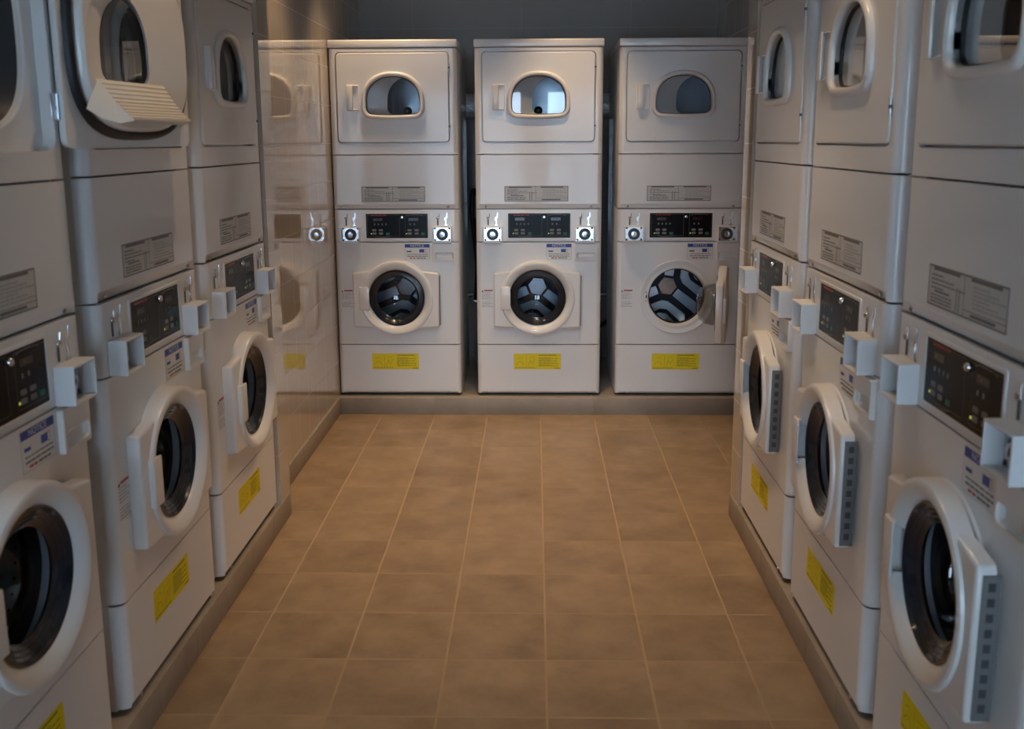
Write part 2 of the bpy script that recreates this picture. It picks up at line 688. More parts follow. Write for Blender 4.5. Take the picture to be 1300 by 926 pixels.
    mb.loft([(lin, 0.012), (offset(lin, 0.002), 0.030), (offset(lin, 0.006), 0.0375), (offset(lin, 0.010), 0.0405)], PLASTIC)
    inwin = arch(0.443, 0.139, 1.541, 1.607, 1.742, 0.034)
    mb.fill([mb.loop(offset(lin, 0.010), 0.0405), mb.loop(inwin, 0.041)], PLASTIC)
    mb.loft([(inwin, 0.041), (offset(inwin, 0.001), 0.036)], GREY)
    mb.loft([(offset(inwin, 0.001), 0.036), (offset(WIN_IN, 0.003), 0.017)], PLASTIC)
    dsub(mb, 'door_liner')
    mb = MB()
    rows = []
    for k in range(9):
        a = PI * k / 8
        rows.append((offset(superell(0.340, 1.628, 0.279, 0.214, 3.0), 0.009 - 0.0115 * math.cos(a)), 0.0125 + 0.016 * math.sin(a)))
    mb.loft(rows, RUBBER)
    dsub(mb, 'door_seal', 'black rubber seal')
    mb = MB()
    x0, x1 = 0.240, 0.545
    nl = 10
    # ramp profile in (y, z, flare): from under the window out and down to the tip
    top = [(0.038, 1.543, 0), (0.043, 1.543, 0)]
    for k in range(nl):
        t0, t1 = k / nl, (k + 0.6) / nl
        y0, z0 = 0.044 + 0.062 * t0, 1.541 - 0.082 * t0 - 0.008 * math.sin(PI * t0)
        y1, z1 = 0.044 + 0.062 * t1, 1.541 - 0.082 * t1 - 0.008 * math.sin(PI * t1)
        top += [(y0, z0, -0.02 * t0), (y1 + 0.002, z1 + 0.0005, -0.02 * t1), (y1 + 0.001, z1 - 0.0015, -0.02 * t1)]
    top.append((0.108, 1.458, -0.02))
    ring_ = top + [(0.106, 1.453, -0.02), (0.085, 1.448, 0.0), (0.060, 1.458, 0.03), (0.038, 1.478, 0.052)]

    def edge(x, k):
        return [mb.bm.verts.new((x + (fl if k > 0 else 0.3 * min(fl, 0)), y, z)) for y, z, fl in ring_]
    ea, eb = edge(x0, -1), edge(x1, 1)
    mb.bridge(ea, eb, CREAM)
    mb.face(ea, CREAM)
    mb.face(eb, CREAM)
    dsub(mb, 'lint_chute', 'cream plastic lint chute with louvred ramp')
    for zz in (1.478, 1.783):
        mb = MB()
        mb.tube([(0.6405, -0.004, zz - 0.020), (0.6405, -0.004, zz + 0.020)], 0.0035, STEEL, 10)
        mb.tube([(0.6405, -0.004, zz - 0.004), (0.6405, -0.004, zz + 0.004)], 0.0042, DARKG, 10)
        o = mb.build('door_hinge', root)
    if open_dryer:
        dd.rotation_euler = (0, 0, math.radians(176))

    # ---- control panel: black display board
    mb = MB()
    X0, ZT, K = 0.176, 1.012, 0.336 / 638
    px = lambda u: X0 + u * K
    pz = lambda v: ZT - v * K
    mb.plate(rrect(0.167, 0.521, 0.872, 1.021, 0.006), [rrect(0.175, 0.513, 0.880, 1.013, 0.004)], -0.003, 0.0, ENAMEL, b=0.0015)
    yb = -0.0012
    mb.quad(0.1745, 0.5135, 0.8795, 1.0135, yb + 0.0006, BLACK, 0.0006)

    def rect_line(u0, v0, u1, v1, w=0.0012, m=LINE):
        mb.strip([(px(u0), pz(v0)), (px(u1), pz(v0)), (px(u1), pz(v1)), (px(u0), pz(v1))], w, yb, m, 0.0004, True)
    rect_line(14, 12, 346, 230)
    rect_line(404, 12, 632, 230)
    mb.strip([(px(90), pz(228)), (px(120), pz(238)), (px(175), pz(241)), (px(225), pz(236)), (px(250), pz(229))], 0.0022, yb, LINE)
    mb.strip([(px(420), pz(20)), (px(450), pz(11)), (px(505), pz(8)), (px(560), pz(11)), (px(590), pz(20))], 0.0022, yb, LINE)
    bars(mb, px(56), px(212), pz(20), 0.006, yb, RED, 5)
    mb.quad(px(70), px(168), pz(72), pz(42), yb, RDISP)
    mb.quad(px(440), px(540), pz(72), pz(42), yb, RDISP)
    mb.ball((px(92), yb, pz(58)), 0.0035, YELD, 1, 0.2, 1)
    mb.ball((px(478), yb, pz(58)), 0.0035, YELD, 1, 0.2, 1)
    for u in (88, 126, 166, 206, 455, 500):
        mb.quad(px(u - 6), px(u + 6), pz(116), pz(98), yb, BTN)
    for u in (82, 150, 450, 522):
        for v in (170, 204):
            mb.plate(rrect(px(u - 22), px(u + 22), pz(v + 10), pz(v - 12), 0.004, 4), [], yb - 0.0012, yb, BTN, b=0.001, back=False)
    for u in (222, 588):
        mb.plate(rrect(px(u - 20), px(u + 20), pz(218), pz(194), 0.003, 4), [], yb - 0.0012, yb, GREEN, b=0.001, back=False)
    for u in (50, 417):
        mb.ball((px(u), yb, pz(205)), 0.0032, LED, 1, 0.4, 1)
    dp = mb.build('display_panel', root)
    dp['label'] = 'black twin display panel'
    mb = MB()
    mb.lathe(px(371), pz(36), [(0.0085, -0.001), (0.0085, -0.006), (0.007, -0.008), (0.003, -0.0085), (0.0, -0.0085)], CHROME, 20)
    o = mb.build('panel_lock', None)
    o.parent = dp
    o.location = (0, 0, 0)

    # ---- coin boxes with slots above
    for cx in (0.090, 0.5915):
        mb = MB()
        hood = [(cx - 0.0525, 0.859), (cx + 0.0525, 0.859), (cx + 0.0525, 0.944), (cx - 0.0525, 0.944)]
        inner = offset(hood, 0.004)
        mb.plate(hood, [inner], -0.044, 0.0, HOOD, b=0.001)
        hd = mb.build('coin_box', root)
        hd['label'] = 'white steel coin box, open at the front'
        zc = 0.897
        mb = MB()
        mb.plate(inner, [], -0.008, -0.002, CHROME, b=0.001, back=False)
        for sx in (-1, 1):
            for sz in (-1, 1):
                mb.ball((cx + sx * 0.039, -0.0085, zc + 0.0045 + sz * 0.031), 0.0055, DARKG, 1, 0.4, 1)
        o = mb.build('face_plate', None)
        o['label'] = 'chrome face plate'
        o.parent = hd
        o.location = (0, 0, 0)
        mb = MB()
        mb.lathe(cx, zc + 0.003, [(0.032, -0.008), (0.032, -0.011), (0.028, -0.013), (0.017, -0.011)], DARKG, 32)
        mb.lathe(cx, zc + 0.003, [(0.0165, -0.010), (0.0165, -0.019), (0.014, -0.022), (0.0, -0.023)], CHROME, 24)
        mb.quad(cx - 0.0015, cx + 0.0015, zc - 0.004, zc + 0.010, -0.0235, DARKG)
        o = mb.build('coin_lock', None)
        o.parent = hd
        o.location = (0, 0, 0)
        # coin slot: dark slit under a chrome knob, and the chrome return lever beside it
        mb = MB()
        xs = cx - 0.0235
        mb.box(xs - 0.0035, xs + 0.0035, -0.003, 0.0, 0.949, 0.984, DARKG, 0.001)
        mb.ball((xs - 0.001, -0.004, 0.989), 0.0080, CHROME, 1, 0.7, 0.9)
        mb.tube([(xs + 0.006, -0.003, 0.985), (xs + 0.007, -0.004, 1.012)], 0.002, CHROME, 8)
        o = mb.build('coin_slot', root)
        mb = MB()
        xr = cx + 0.0205
        mb.plate([(xr - 0.012, 0.946), (xr + 0.012, 0.946), (xr + 0.007, 0.953), (xr + 0.004, 0.957), (xr + 0.004, 0.985),
                  (xr + 0.010, 0.991), (xr + 0.010, 1.018), (xr + 0.004, 1.020), (xr + 0.002, 0.998), (xr - 0.008, 0.992),
                  (xr - 0.010, 0.980), (xr - 0.004, 0.974), (xr - 0.004, 0.957), (xr - 0.007, 0.953)], [], -0.0034, -0.001, CHROME, b=0.001)
        o = mb.build('coin_return', root)

    # ---- soap tray beside the notice
    mb = MB()
    pocket = rrect(0.549, 0.659, 0.764, 0.801, 0.010)
    mb.plate(rrect(0.537, 0.6565 + 0.006, 0.752, 0.851, 0.006), [offset(rrect(0.549, 0.652, 0.764, 0.801, 0.010), 0)], -0.014, 0.0, PLASTIC, b=0.003, hb=0.002)
    pk = rrect(0.549, 0.652, 0.764, 0.801, 0.010)
    mb.loft([(pk, -0.010), (offset(pk, 0.006), -0.003), (offset(pk, 0.012), -0.0015)], PLASTIC, cap1=True)
    mb.build('soap_tray', root)

    # ---- printed labels
    mb = MB()
    mb.quad(0.156, 0.501, 1.078, 1.160, -0.0002, LABELG, 0.0005)
    y = -0.0008
    mb.strip([(0.158, 1.080), (0.499, 1.080), (0.499, 1.158), (0.158, 1.158)], 0.003, y, GREY, 0.0003, True)
    mb.strip([(0.325, 1.080), (0.325, 1.158)], 0.002, y, GREY, 0.0003)
    bars(mb, 0.180, 0.305, 1.150, 0.006, y, GREY, 1, False)
    bars(mb, 0.352, 0.475, 1.150, 0.006, y, GREY, 2, False)
    for i in range(4):
        bars(mb, 0.172, 0.230 + 0.05 * (i % 3), 1.139 - i * 0.0085, 0.003, y, GREY, 10 + i)
    bars(mb, 0.190, 0.260, 1.107, 0.004, y, GREY, 20, False)
    for i in range(3):
        bars(mb, 0.172, 0.272, 1.099 - i * 0.0065, 0.003, y, GREY, 24 + i)
    for xx in (0.293, 0.305):
        mb.strip([(xx, 1.084), (xx, 1.128)], 0.0035, y, GREY, 0.0003)
    for i in range(6):
        bars(mb, 0.362, 0.430 + 0.035 * (i % 3), 1.139 - i * 0.0075, 0.003, y, LGREY, 30 + i)
    mb.strip([(0.327, 1.0935), (0.497, 1.0935)], 0.0015, y, GREY, 0.0003)
    bars(mb, 0.358, 0.460, 1.084, 0.006, y, GREY, 40, False)
    mb.build('instruction_label', root)['label'] = 'pale printed instruction label'

    mb = MB()
    mb.quad(0.383, 0.521, 0.761, 0.848, -0.0002, LABELW, 0.0005)
    mb.strip([(0.384, 0.762), (0.520, 0.762), (0.520, 0.847), (0.384, 0.847)], 0.0012, y, LGREY, 0.0003, True)
    mb.quad(0.384, 0.520, 0.828, 0.847, y + 0.0002, BLUE, 0.0005)
    mb.text('NOTICE', 0.019, 0.452, 0.8375, y - 0.0006, LABELW, 0.074)
    mb.quad(0.395, 0.419, 0.803, 0.810, y, BLUE)
    mb.strip([(0.395, 0.803), (0.395, 0.815)], 0.001, y, BLUE)
    mb.strip([(0.419, 0.803), (0.419, 0.815)], 0.001, y, BLUE)
    mb.quad(0.463, 0.490, 0.801, 0.819, y, BLUE)
    mb.strip([(0.491, 0.800), (0.499, 0.800), (0.499, 0.819), (0.491, 0.819)], 0.0015, y, RED)
    bars(mb, 0.396, 0.510, 0.789, 0.0035, y, GREY, 51)
    bars(mb, 0.396, 0.510, 0.778, 0.0045, y, GREY, 52)
    bars(mb, 0.410, 0.443, 0.767, 0.0055, y, RED, 53)
    bars(mb, 0.447, 0.497, 0.767, 0.0055, y, GREY, 54)
    mb.build('notice_label', root)['label'] = 'white notice label with a blue NOTICE heading'

    mb = MB()
    mb.quad(0.010, 0.012, 0.496, 0.498, 0.0, ENAMEL)
    mb.poly([(0.027, 0.5825), (0.037, 0.5825), (0.032, 0.592)], y, BLACK)
    mb.quad(0.041, 0.088, 0.586, 0.593, y, RED)
    for i in range(10):
        if i == 5:
            continue
        bars(mb, 0.028, 0.075 + 0.012 * ((i * 7) % 2), 0.575 - i * 0.0085, 0.003, y, LGREY, 60 + i)
    mb.build('warning_label', root)['label'] = 'small warning label with a red bar'

    mb = MB()
    a0, z0 = yellow[0], yellow[1] - 0.090
    mb.quad(a0, a0 + 0.262, z0, z0 + 0.090, -0.0002, YEL, 0.0005)
    mb.strip([(a0 + 0.070, z0 + 0.012), (a0 + 0.070, z0 + 0.082)], 0.001, y, YELD)
    bars(mb, a0 + 0.140, a0 + 0.236, z0 + 0.078, 0.005, y, YELD, 70, False)
    for i in range(8):
        bars(mb, a0 + 0.140, a0 + 0.205 + 0.04 * ((i * 5) % 2), z0 + 0.066 - i * 0.0068, 0.003, y, YELD, 71 + i)
    bars(mb, a0 + 0.225, a0 + 0.255, z0 + 0.005, 0.004, y, YELD, 80)
    bars(mb, a0 + 0.008, a0 + 0.120, z0 + 0.008, 0.003, y, YELD, 81)
    # line drawing of two stooping outlines
    mb.strip([(a0 + 0.015, z0 + 0.030), (a0 + 0.030, z0 + 0.045), (a0 + 0.048, z0 + 0.040), (a0 + 0.056, z0 + 0.022)], 0.0014, y, YELD)
    mb.strip([(a0 + 0.020, z0 + 0.062), (a0 + 0.040, z0 + 0.070), (a0 + 0.052, z0 + 0.060)], 0.0012, y, YELD)
    mb.strip([(a0 + 0.080, z0 + 0.020), (a0 + 0.092, z0 + 0.052), (a0 + 0.104, z0 + 0.030), (a0 + 0.116, z0 + 0.058)], 0.0014, y, YELD)
    mb.strip([(a0 + 0.084, z0 + 0.066), (a0 + 0.118, z0 + 0.072)], 0.0012, y, YELD)
    mb.build('caution_label', root)['label'] = 'yellow caution label'

    # ---- washer opening: bezel, bellows, drum
    mb = MB()
    mb.lathe(DCX, DCZ, [(0.206, 0.0), (0.205, -0.004), (0.202, -0.006), (0.196, -0.0055), (0.176, 0.001), (0.162, 0.006), (0.156, 0.013), (0.153, 0.040)], ENAMEL, 64)
    bz = mb.build('door_bezel', root)
    mb = MB()
    mb.box(DCX - 0.178, DCX - 0.166, -0.0035, 0.003, 0.546, 0.566, STEEL, 0.001)
    mb.quad(DCX - 0.175, DCX - 0.169, 0.549, 0.563, -0.0035, BLACK)
    for zz in (0.532, 0.580):
        mb.ball((DCX - 0.172, -0.002, zz), 0.003, DARKG, 1, 0.5, 1)
    o = mb.build('latch', None)
    o.parent = bz
    o.location = (0, 0, 0)
    mb = MB()
    mb.lathe(DCX, DCZ, [(0.158, 0.030), (0.150, 0.040), (0.147, 0.055), (0.156, 0.066), (0.170, 0.070), (0.172, 0.090)], RUBBER, 56)
    mb.build('door_bellows', root)['label'] = 'black rubber bellows'
    mb = MB()
    mb.lathe(DCX, DCZ, [(0.168, 0.092), (0.255, 0.098), (0.262, 0.11), (0.262, 0.42), (0.255, 0.428)], STEEL, 64)
    mb.lathe(DCX, DCZ, [(0.255, 0.428), (0.13, 0.430), (0.0, 0.430)], DRUMDARK, 64)  # steel back disc, coloured dark in place of what it would reflect

    # pressed plates on the drum back: six-sided hub, three arms, bent bands and segments between them
    rot0 = math.radians(-38)

    def polar(r, a):
        return (DCX + r * math.cos(a), DCZ + r * math.sin(a))
    hexa = [polar(0.056, rot0 + PI / 6 + PI / 3 * k) for k in range(6)]
    mb.plate(hexa, [], 0.414, 0.429, CHROME, b=0.002, back=False)
    for k in range(3):
        a = rot0 + 2 * PI * k / 3
        u, v = Vector((math.cos(a), math.sin(a))), Vector((-math.sin(a), math.cos(a)))
        P = lambda s, t: tuple(Vector((DCX, DCZ)) + u * s + v * t)
        mb.plate([P(0.062, -0.026), P(0.242, -0.030), P(0.242, 0.030), P(0.062, 0.026)], [], 0.422, 0.429, STEEL, b=0.002, back=False)
        b_ = a + PI / 3                      # bisector between two arms
        u2, v2 = Vector((math.cos(b_), math.sin(b_))), Vector((-math.sin(b_), math.cos(b_)))
        Q = lambda s, t: tuple(Vector((DCX, DCZ)) + u2 * s + v2 * t)
        # chevron band running beside both arms, apex rounded
        inn = [(0.098, -0.022), (0.098, 0.022)]
        band = [Q(0.088, -0.018), Q(0.152, -0.134), Q(0.200, -0.140), Q(0.206, -0.118), Q(0.140, -0.020), Q(0.140, 0.020), Q(0.206, 0.118), Q(0.200, 0.140), Q(0.152, 0.134), Q(0.088, 0.018)]
        mb.plate(band, [], 0.421, 0.429, STEEL, b=0.002, back=False)
        seg_ = [Q(0.165, -0.022), Q(0.216, -0.088)] + [Q(0.240 * math.cos(t), 0.240 * math.sin(t)) for t in [(-0.36 + 0.72 * i / 10) for i in range(11)]] + [Q(0.216, 0.088), Q(0.165, 0.022)]
        mb.plate(seg_, [], 0.422, 0.429, STEEL, b=0.002, back=False)
    # rows of drain holes round the drum wall
    for j, yy in enumerate((0.15, 0.20, 0.25, 0.30, 0.35)):
        for k in range(48):
            a = 2 * PI * (k + 0.5 * (j % 2)) / 48
            c_, s_ = math.cos(a), math.sin(a)
            b = bmesh.new()
            bmesh.ops.create_circle(b, cap_ends=True, segments=6, radius=0.004)
            M_ = Matrix.Translation((DCX + 0.2612 * c_, yy, DCZ + 0.2612 * s_)) @ Matrix.Rotation(-a, 4, 'Y') @ Matrix.Rotation(-PI / 2, 4, 'Y')
            mb.merge(b, DRUMDARK, M_)
    mb.build('washer_drum', root)
    for k in range(3):
        mb = MB()
        a = math.radians(30 + 120 * k)
        prof = [(-0.035, 0.0), (-0.018, 0.045), (0.0, 0.055), (0.018, 0.045), (0.035, 0.0)]
        M_ = Matrix.Translation((DCX, 0, DCZ)) @ Matrix.Rotation(-(a - PI / 2), 4, 'Y')
        ra = [mb.bm.verts.new(M_ @ Vector((u, 0.13, 0.259 - v))) for u, v in prof]
        rb = [mb.bm.verts.new(M_ @ Vector((u, 0.40, 0.259 - v))) for u, v in prof]
        mb.bridge(ra, rb, STEEL, closed=False)
        mb.face(ra, STEEL)
        mb.build('drum_lifter', root)

    # ---- washer door: square flange with a round raised rim, glass bowl, pull, hinge strip
    mb = MB()
    R = 0.2045

    def ang(x, z):
        return math.atan2(z - DCZ, x - DCX)
    out = []
    aTR, aTL = math.acos(0.138 / R), PI - math.acos(0.138 / R)
    for i in range(21):
        a = aTR + (aTL - aTR) * i / 20
        out.append(polar(R, a))
    out += [(0.104, 0.6925), (0.097, 0.6885), (0.0945, 0.682), (0.0945, 0.400), (0.097, 0.3935), (0.104, 0.390)]
    aBL, aBR = -PI + math.acos(0.118 / R), -math.acos(0.118 / R)
    for i in range(21):
        a = aBL + (aBR - aBL) * i / 20
        out.append(polar(R, a))
    out += [(0.560, 0.390), (0.567, 0.3935), (0.570, 0.400), (0.570, 0.682), (0.567, 0.6885), (0.560, 0.6925)]
    mb.plate(out, [circle(DCX, DCZ, 0.196, 64)], -0.047, -0.013, PLASTIC, b=0.008)
    # raised rim, interrupted at the pull where a pocket is sunk
    rim = [(0.2045, -0.030), (0.2042, -0.046), (0.2015, -0.0525), (0.196, -0.0555), (0.188, -0.0555), (0.174, -0.050), (0.162, -0.041), (0.1545, -0.030), (0.1525, -0.014)]
    g0 = math.asin(0.056 / 0.18)
    NA = 72
    prev = None
    for i in range(NA + 1):
        a = -PI + g0 + (2 * PI - 2 * g0) * i / NA
        cur = [mb.bm.verts.new((DCX + r * math.cos(a), y, DCZ + r * math.sin(a))) for r, y in rim]
        if prev:
            mb.bridge(prev, cur, PLASTIC, closed=False)
        else:
            end0 = cur
        prev = cur
    for e, sgn in ((end0, -1), (prev, 1)):
        lo_ = [mb.bm.verts.new((v.co.x, -0.012, v.co.z)) for v in e]
        top_ = [mb.bm.verts.new(v.co) for v in e]
        mb.bridge(top_, lo_, PLASTIC, closed=False)
    prev = None
    for i in range(9):                                   # floor of the pocket
        a = PI - g0 + 2 * g0 * i / 8
        cur = [mb.bm.verts.new((DCX + r * math.cos(a), y, DCZ + r * math.sin(a))) for r, y in ((0.2035, -0.046), (0.198, -0.024), (0.153, -0.018))]
        if prev:
            mb.bridge(prev, cur, PLASTIC, closed=False)
        prev = cur
    wedge(mb)
    wd = mb.build('washer_door', root, HG)

    def wsub(m_, name, label=None):
        wedge(m_)
        o = sub(m_.build(name, None, HG), wd, HG)
        if label:
            o['label'] = label
        return o
    mb = MB()
    mb.lathe(DCX, DCZ, [(0.1545, -0.034), (0.1515, -0.0335), (0.147, -0.026), (0.1445, -0.0265), (0.138, -0.021), (0.135, -0.0215), (0.128, -0.016), (0.125, -0.0165),
                        (0.119, -0.012), (0.113, -0.010)], GASK, 64)
    wsub(mb, 'glass_rim', 'dark stepped rim round the glass')
    mb = MB()
    mb.lathe(DCX, DCZ, [(0.160, -0.013), (0.157, -0.004), (0.146, 0.0), (0.124, 0.002)], GALV, 48)
    wsub(mb, 'inner_ring')
    mb = MB()
    mb.lathe(DCX, DCZ, [(0.126, 0.002), (0.114, -0.009), (0.111, 0.020), (0.102, 0.056), (0.082, 0.082), (0.045, 0.098), (0.0, 0.102)], BOWL, 56)
    wsub(mb, 'glass_bowl')
    mb = MB()
    # pull: a blade standing over the rim, hollow behind and open towards the glass
    mb.box(0.133, 0.140, -0.060, -0.040, 0.488, 0.616, PLASTIC, 0.003, 3)
    mb.box(0.135, 0.176, -0.056, -0.036, 0.488, 0.494, PLASTIC, 0.0025)
    mb.box(0.135, 0.176, -0.056, -0.036, 0.610, 0.616, PLASTIC, 0.0025)
    mb.box(0.1335, 0.187, -0.061, -0.0535, 0.488, 0.616, PLASTIC, 0.0035, 3)
    wsub(mb, 'door_pull')
    mb = MB()
    mb.box(0.5702, 0.574, -0.036, -0.004, 0.400, 0.674, HSTRIP, 0.001)
    for i in range(9):
        zz = 0.432 + i * 0.0285
        mb.box(0.5735, 0.5744, -0.027, -0.014, zz - 0.015, zz + 0.001, DARKG)
    hs = mb.build('door_hinge_strip', root)
    hs['label'] = 'grey slotted hinge strip'
    if open_washer:
        wd.rotation_euler = (0, 0, math.radians(OPEN_ANGLE))
    return root


OPEN_ANGLE = 78


def copy_tree(o, parent=None):
    c = o.copy()
    C.objects.link(c)
    if parent is not None:
        c.parent = parent
    for ch in list(o.children):
        copy_tree(ch, c)
    return c


def find(root, name):
    for o in root.children:
        if o.name.split('.')[0] == name:
            return o


# ------------------------------------------------------------------ place the nine stacks
proto = make_unit()
bpy.context.view_layer.update()
GROUP = 'stacked washer dryers along the laundry walls'
XL, XR, YB = -1.010, 0.803, 5.3965
places = [
    # row, position along it, label
    ('L', 1.462, 'white stacked washer dryer, leftmost at the frame edge, its dryer door swung fully open'),
    ('L', 2.237, 'white stacked washer dryer on the left side, partly covered by its neighbour\'s open dryer door'),
    ('L', 3.0056, 'white stacked washer dryer on the left side, beside the cream tiled wall'),
    ('B', -1.093, 'white stacked washer dryer facing the camera, against the cream tiled wall'),
    ('B', -0.3171, 'white stacked washer dryer facing the camera, in the middle with both doors shut'),
    ('B', 0.451, 'white stacked washer dryer facing the camera, its round washer door standing open'),
    ('R', 3.0138, 'white stacked washer dryer on the right side, farthest down the aisle'),
    ('R', 2.2508, 'white stacked washer dryer on the right side, second of three down the aisle'),
    ('R', 1.4869, 'white stacked washer dryer on the right side, cut off by the frame edge'),
]
units = []
for i, (row, p, label) in enumerate(places):
    u = proto if i == 0 else copy_tree(proto)
    if row == 'B':
        u.location = (p + HW, YB, UZ)
        u.rotation_euler = (0, 0, 0)
    elif row == 'L':
        u.location = (XL, p + HW, UZ)
        u.rotation_euler = (0, 0, PI / 2)
    else:
        u.location = (XR, p + HW, UZ)
        u.rotation_euler = (0, 0, -PI / 2)
    u['label'] = label
    u['category'] = 'washing machine'
    u['group'] = GROUP
    units.append(u)
o = find(units[0], 'dryer_door')
o.rotation_euler = (0, 0, math.radians(174.5))
o['label'] = 'dryer door swung open, showing its liner'
mb = MB()
mb.box(0.622, 0.648, -0.0075, -0.004, 1.455, 1.508, STEEL, 0.001)
mb.box(0.651, 0.676, -0.0075, -0.004, 1.455, 1.508, STEEL, 0.001)
mb.tube([(0.6495, -0.008, 1.455), (0.6495, -0.008, 1.508)], 0.004, STEEL, 10)
mb.build('hinge_plate', units[0])
o = find(units[5], 'washer_door')
o.rotation_euler = (0, 0, math.radians(OPEN_ANGLE))
o['label'] = 'washer door standing open'
for k in (4, 5):
    find(units[k], 'caution_label').location.x += 0.018


# ------------------------------------------------------------------ the room
def structure(name, mb, m=None):
    o = mb.build(name, None, centre=False)
    o['kind'] = 'structure'
    return o


YW, YN, XO = 6.42, -3.2, 3.2       # back wall, window wall behind the camera, outer side walls
HC = 2.75
mb = MB(); mb.box(-XO - 0.2, XO + 0.2, YN - 0.2, YW + 0.2, -0.12, 0.0, FLOOR); structure('floor', mb)
mb = MB(); mb.box(-XO - 0.2, XO + 0.2, YN - 0.2, YW + 0.2, HC, HC + 0.12, PAINT); structure('ceiling', mb)
mb = MB(); mb.box(-1.9, 2.0, YW, YW + 0.15, 0, HC, BACKT); structure('wall_back', mb)
# left: pier beside the row, then the glazed wall
mb = MB()
mb.box(-1.9, -1.097, 3.848, YW, 0, HC, WALLT)
structure('wall_left', mb)
mb = MB()
mb.box(-1.9, -1.002, 3.702, 3.848, 0, HC, WALLT)
structure('trim_1', mb)
mb = MB()
mb.box(1.138, 2.0, 3.86, YW, 0, HC, WALLT)
structure('wall_right', mb)
mb = MB()
mb.box(0.800, 2.0, 3.712, 3.86, 0, HC, WALLT)
structure('trim_2', mb)
# alcove backs behind the side rows, near ends and outer walls of the wider front part
for nm, x0, x1 in (('wall_left_alcove', -1.9, -1.78), ('wall_right_alcove', 1.57, 1.7)):
    mb = MB(); mb.box(x0, x1, 1.30, 3.71, 0, HC, DARKP); structure(nm, mb)
for nm, x0, x1 in (('wall_left_return', -XO, -1.78), ('wall_right_return', 1.57, XO)):
    mb = MB(); mb.box(x0, x1, 1.18, 1.30, 0, HC, DARKP); structure(nm, mb)
for nm, x0, x1 in (('wall_left_outer', -XO - 0.15, -XO), ('wall_right_outer', XO, XO + 0.15)):
    mb = MB(); mb.box(x0, x1, YN, 1.30, 0, HC, DARKP); structure(nm, mb)
# window wall behind the camera: piers, sill wall and head with three openings
wins = [(-1.55, -0.14), (0.14, 1.0)]
SILL, HEAD = 0.08, 2.2
mb = MB()
edges_ = [-XO] + [v for w in wins for v in w] + [XO]
for a, b in zip(edges_[::2], edges_[1::2]):
    mb.box(a, b, YN - 0.15, YN, 0, HC, DARKP)
for a, b in wins:
    mb.box(a, b, YN - 0.15, YN, 0, SILL, DARKP)
    mb.box(a, b, YN - 0.15, YN, HEAD, HC, DARKP)
structure('wall_front', mb)
for i, (a, b) in enumerate(wins):
    mb = MB()
    t = 0.05
    y0, y1 = YN - 0.10, YN - 0.04
    mb.box(a, b, y0, y1, SILL, SILL + t, FRAME)
    mb.box(a, b, y0, y1, HEAD - t, HEAD, FRAME)
    for xx in (a, (a + b) / 2 - t / 2, b - t):
        mb.box(xx, xx + t, y0, y1, SILL + t, HEAD - t, FRAME)
    o = structure('window_%d' % (i + 1), mb)
    mb = MB()
    v = [mb.bm.verts.new(p) for p in ((a + t, YN - 0.07, SILL + t), (b - t, YN - 0.07, SILL + t), (b - t, YN - 0.07, HEAD - t), (a + t, YN - 0.07, HEAD - t))]
    mb.face(v, GLASS)
    g = mb.build('pane', o, centre=False)

# tiled plinths under the three rows and the low tile skirting along the left wall
mb = MB(); mb.box(-1.78, -1.001, 1.30, 3.848, 0, PL, PLINTH_Y, 0.002); structure('trim_3', mb)
mb = MB(); mb.box(0.795, 1.57, 1.30, 3.858, 0, PL, PLINTH_Y, 0.002); structure('trim_4', mb)
mb = MB(); mb.box(-1.097, 1.138, 5.345, YW, 0, PL, PLINTH_X, 0.002); structure('trim_5', mb)
mb = MB(); mb.box(-1.097, -1.087, 3.849, 5.344, 0, PL, PLINTH_Y, 0.002); structure('baseboard_left', mb)
mb = MB(); mb.box(1.128, 1.138, 3.861, 5.344, 0, PL, PLINTH_Y, 0.002); structure('baseboard_right', mb)


# ------------------------------------------------------------------ behind the back row
def tagged(o, label, cat, group=None):
    o['label'] = label
    o['category'] = cat
    if group:
        o['group'] = group
    return o


mb = MB()
pts, rr = [], []
x = -1.095
i = 0
while x < 1.137:
    pts.append((x, 6.235, UZ + 1.607))
    rr.append(0.074 + (0.0035 if i % 2 else 0))
    x += 0.012
    i += 1
mb.tube(pts, rr, FOIL, 24)
tagged(mb.build('exhaust_vent_duct', None, centre=False), 'silver ribbed exhaust duct running behind the machines that face the camera', 'duct')
mb = MB()
mb.tube([(-1.09, 6.34, UZ + 0.42), (1.13, 6.34, UZ + 0.42)], 0.014, CHROME, 14)
for xx in (-0.375, 0.41):
    mb.tube([(xx, 6.34, UZ + 0.40), (xx, 6.28, UZ + 0.40)], 0.02, CHROME, 12)
    mb.box(xx - 0.03, xx + 0.03, 6.275, 6.285, UZ + 0.392, UZ + 0.408, CHROME, 0.003)
tagged(mb.build('water_pipe', None, centre=False), 'low chrome water pipe behind the machines that face the camera', 'pipe')


def hose(name, ctrl, label):
    mb = MB()
    pts = []
    n = len(ctrl)
    for i in range(n - 1):
        p0, p1, p2, p3 = (Vector(ctrl[max(0, min(n - 1, j))]) for j in (i - 1, i, i + 1, i + 2))
        for k in range(8):
            t = k / 8
            pts.append(0.5 * ((2 * p1) + (p2 - p0) * t + (2 * p0 - 5 * p1 + 4 * p2 - p3) * t * t + (3 * p1 - p0 - 3 * p2 + p3) * t ** 3))
    pts.append(Vector(ctrl[-1]))
    mb.tube(pts, 0.014, RUBBER, 10)
    tagged(mb.build(name, None, centre=False), label, 'hose', 'black hoses behind the machines')


